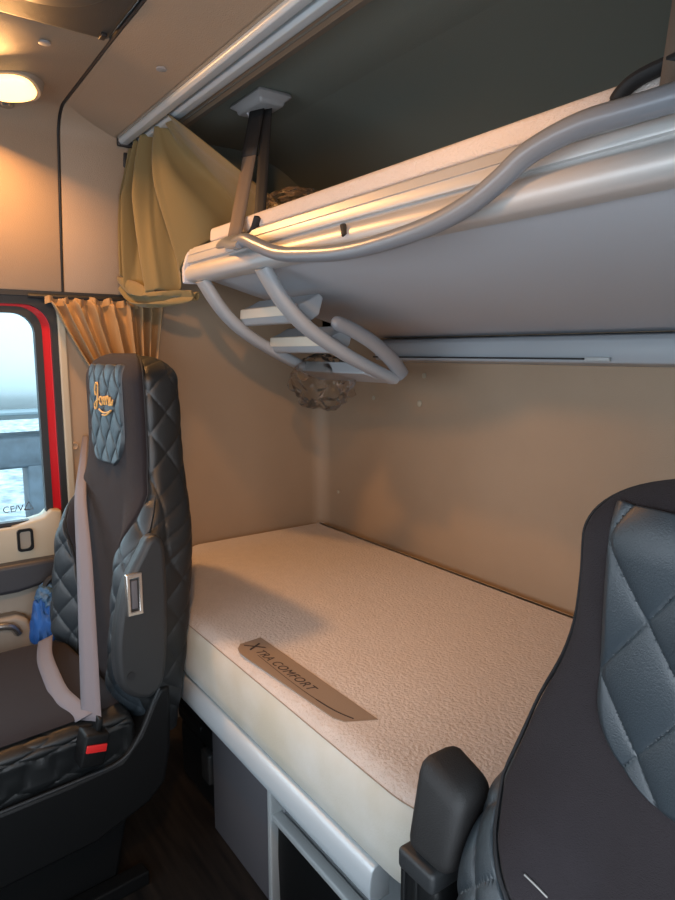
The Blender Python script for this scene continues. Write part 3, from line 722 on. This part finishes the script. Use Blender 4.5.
# world position given, so taken back to the seat's own frame
def arm_bm(bm): bm.transform(Matrix.Translation((-.725,-.03,.06))); return bm
pad=box(.408,.474,.438,.496,.680,.790,.016,4)
for v in pad.verts:
    k=(v.co.z-.68)/.11; v.co.y+=.012*k; v.co.x+=.006*k
    if v.co.z>.74: v.co.z-=.45*max(0,v.co.x-.438)+.45*max(0,.462-v.co.y)
arm2=K2('armrest',arm_bm(pad),M['armrubber'])
K2('armrest_collar',arm_bm(box(.404,.460,.434,.484,.656,.682,.006,3)),M['armplastic'],arm2)
K2('armrest_beam',arm_bm(merge(box(.406,.460,.440,.488,.42,.660,.010,3),box(.408,.414,.436,.444,.45,.66,.002),box(.428,.434,.436,.444,.45,.66,.002))),M['blackplastic'],arm2)
K2('armrest_pivot',arm_bm(lathe([(.045,0),(.045,.03),(.038,.036)],32,Matrix.Translation((.452,.462,.44))@Matrix.Rotation(PI/2,4,'Y'))),M['blackplastic'],arm2)
ZT[0]=1.115; SH[0]=.07
def on_front(px,pz):
    tt=np.array([t_of_z(pz)]); th_=theta_of_x(np.array([px/prof(tt)[2][0]])); return Vector(surf(th_,tt)[0]+surf_n(th_,tt)[0]*.0085)
K2('zip_pull',tube([on_front(-.166,.808),on_front(-.156,.803),on_front(-.147,.797)],.0011,6),mat('zip_metal',(.22,.21,.20),.45,metal=.6))

# ------------------------------------------------------------------ seat belt, blue bag
sb=thing('seat_belt','grey seat belt running across the front of the left seat to its red buckle','seat belt',(-.6,.35,.45))
Cc=np.array(catmull([(-1.07,.508,.980),(-.93,.460,.914),(-.778,.412,.855),(-.645,.380,.740),(-.532,.350,.596),(-.445,.326,.455)],8))
wv_=np.interp(np.arange(len(Cc)),[0,12,24,40],[.009,.016,.022,.0255])
Wv=np.array([[.80*w,.60*w,.10*w] for w in wv_])
solid(kid('shoulder_strap', ribbon(Cc,Wv), M['belt'], sb),.0018)
Lc=np.array(catmull([(-.86,.325,.485),(-.76,.302,.480),(-.66,.294,.478),(-.57,.292,.474),(-.51,.300,.474),(-.455,.315,.462)],8))
solid(kid('lap_strap', ribbon(Lc,np.tile(np.array([.006,.017,.008]),(len(Lc),1))), M['belt'], sb),.0018)
kid('belt_tongue', rot_yz(box(-.468,-.420,.318,.328,.440,.470,.003),-14,.32,.40), M['blackplastic'], sb)
bl=thing('blue_bag','crumpled blue cloth bag wedged between the left seat and door','bag',(-.97,.34,.40))
kid('body', crumple((-.975,.348,.465),.050,.036,.090,.35,11), M['blue'], bl, True)
kid('folded_top', crumple((-.985,.360,.552),.040,.028,.032,.6,5), mat('pale_blue_cloth',(.05,.12,.22),.6), bl, True)
kid('handle', tube(catmull([(-.985,.345,.535),(-.99,.358,.585),(-.99,.380,.600),(-.985,.398,.570)],6),.008,8), M['blackstrap'], bl)

# ------------------------------------------------------------------ light
w=bpy.data.worlds.new('sky'); SC.world=w; w.use_nodes=True
bg=w.node_tree.nodes['Background']; bg.inputs['Color'].default_value=(.80,.90,1.0,1); bg.inputs['Strength'].default_value=5.7
def portal(name,loc,rot,sx,sy):
    l=bpy.data.lights.new(name,'AREA'); l.shape='RECTANGLE'; l.size=sx; l.size_y=sy; l.cycles.is_portal=True
    o=bpy.data.objects.new(name,l); COL.objects.link(o); o.location=loc; o.rotation_euler=rot
portal('windscreen_portal',(.03,-1.13,1.13),(PI/2,0,0),2.2,.60)
portal('right_window_portal',(XR+.05,-.16,.83),(0,PI/2,0),1.08,1.26)
portal('left_window_portal',(XL-.055,-.16,1.05),(0,-PI/2,0),.62,1.24)
def point(name,loc,col,e,r):
    l=bpy.data.lights.new(name,'POINT'); l.color=col; l.energy=e; l.shadow_soft_size=r
    o=bpy.data.objects.new(name,l); COL.objects.link(o); o.location=loc
WARM=(1,.48,.16)
l=bpy.data.lights.new('dome_lamp_light','AREA'); l.shape='DISK'; l.size=.07; l.color=WARM; l.energy=10.0
o=bpy.data.objects.new('dome_lamp_light',l); COL.objects.link(o); o.matrix_world=Ml@Matrix.Translation((0,0,-.045))
l=bpy.data.lights.new('reading_lamp_light','SPOT'); l.color=WARM; l.energy=37; l.shadow_soft_size=.035; l.spot_size=math.radians(78); l.spot_blend=.8
o=bpy.data.objects.new('reading_lamp_light',l); COL.objects.link(o); o.location=(.72,.06,1.75)
o.rotation_euler=(Vector((-1.1,1.12,.70))-Vector(o.location)).to_track_quat('-Z','Y').to_euler()

# ------------------------------------------------------------------ camera
cam=bpy.data.cameras.new('camera'); co=bpy.data.objects.new('camera',cam); COL.objects.link(co)
cam.sensor_fit='VERTICAL'; cam.sensor_height=36; cam.sensor_width=27; cam.lens=660*36/900; cam.clip_start=.02
yaw,pit=math.radians(35.5),math.radians(8.45)
fw=Vector((-math.cos(yaw)*math.cos(pit),math.sin(yaw)*math.cos(pit),-math.sin(pit)))
co.location=(.90,0,1.22); co.rotation_euler=fw.to_track_quat('-Z','Y').to_euler()
SC.camera=co
SC.view_settings.view_transform='Standard'; SC.view_settings.look='None'; SC.view_settings.gamma=1
SC.view_settings.use_curve_mapping=False; SC.view_settings.exposure=0.0
SC.cycles.use_denoising=True; SC.cycles.max_bounces=8; SC.cycles.diffuse_bounces=4; SC.cycles.transparent_max_bounces=12
SC.cycles.caustics_reflective=False; SC.cycles.caustics_refractive=False; SC.cycles.sample_clamp_indirect=4
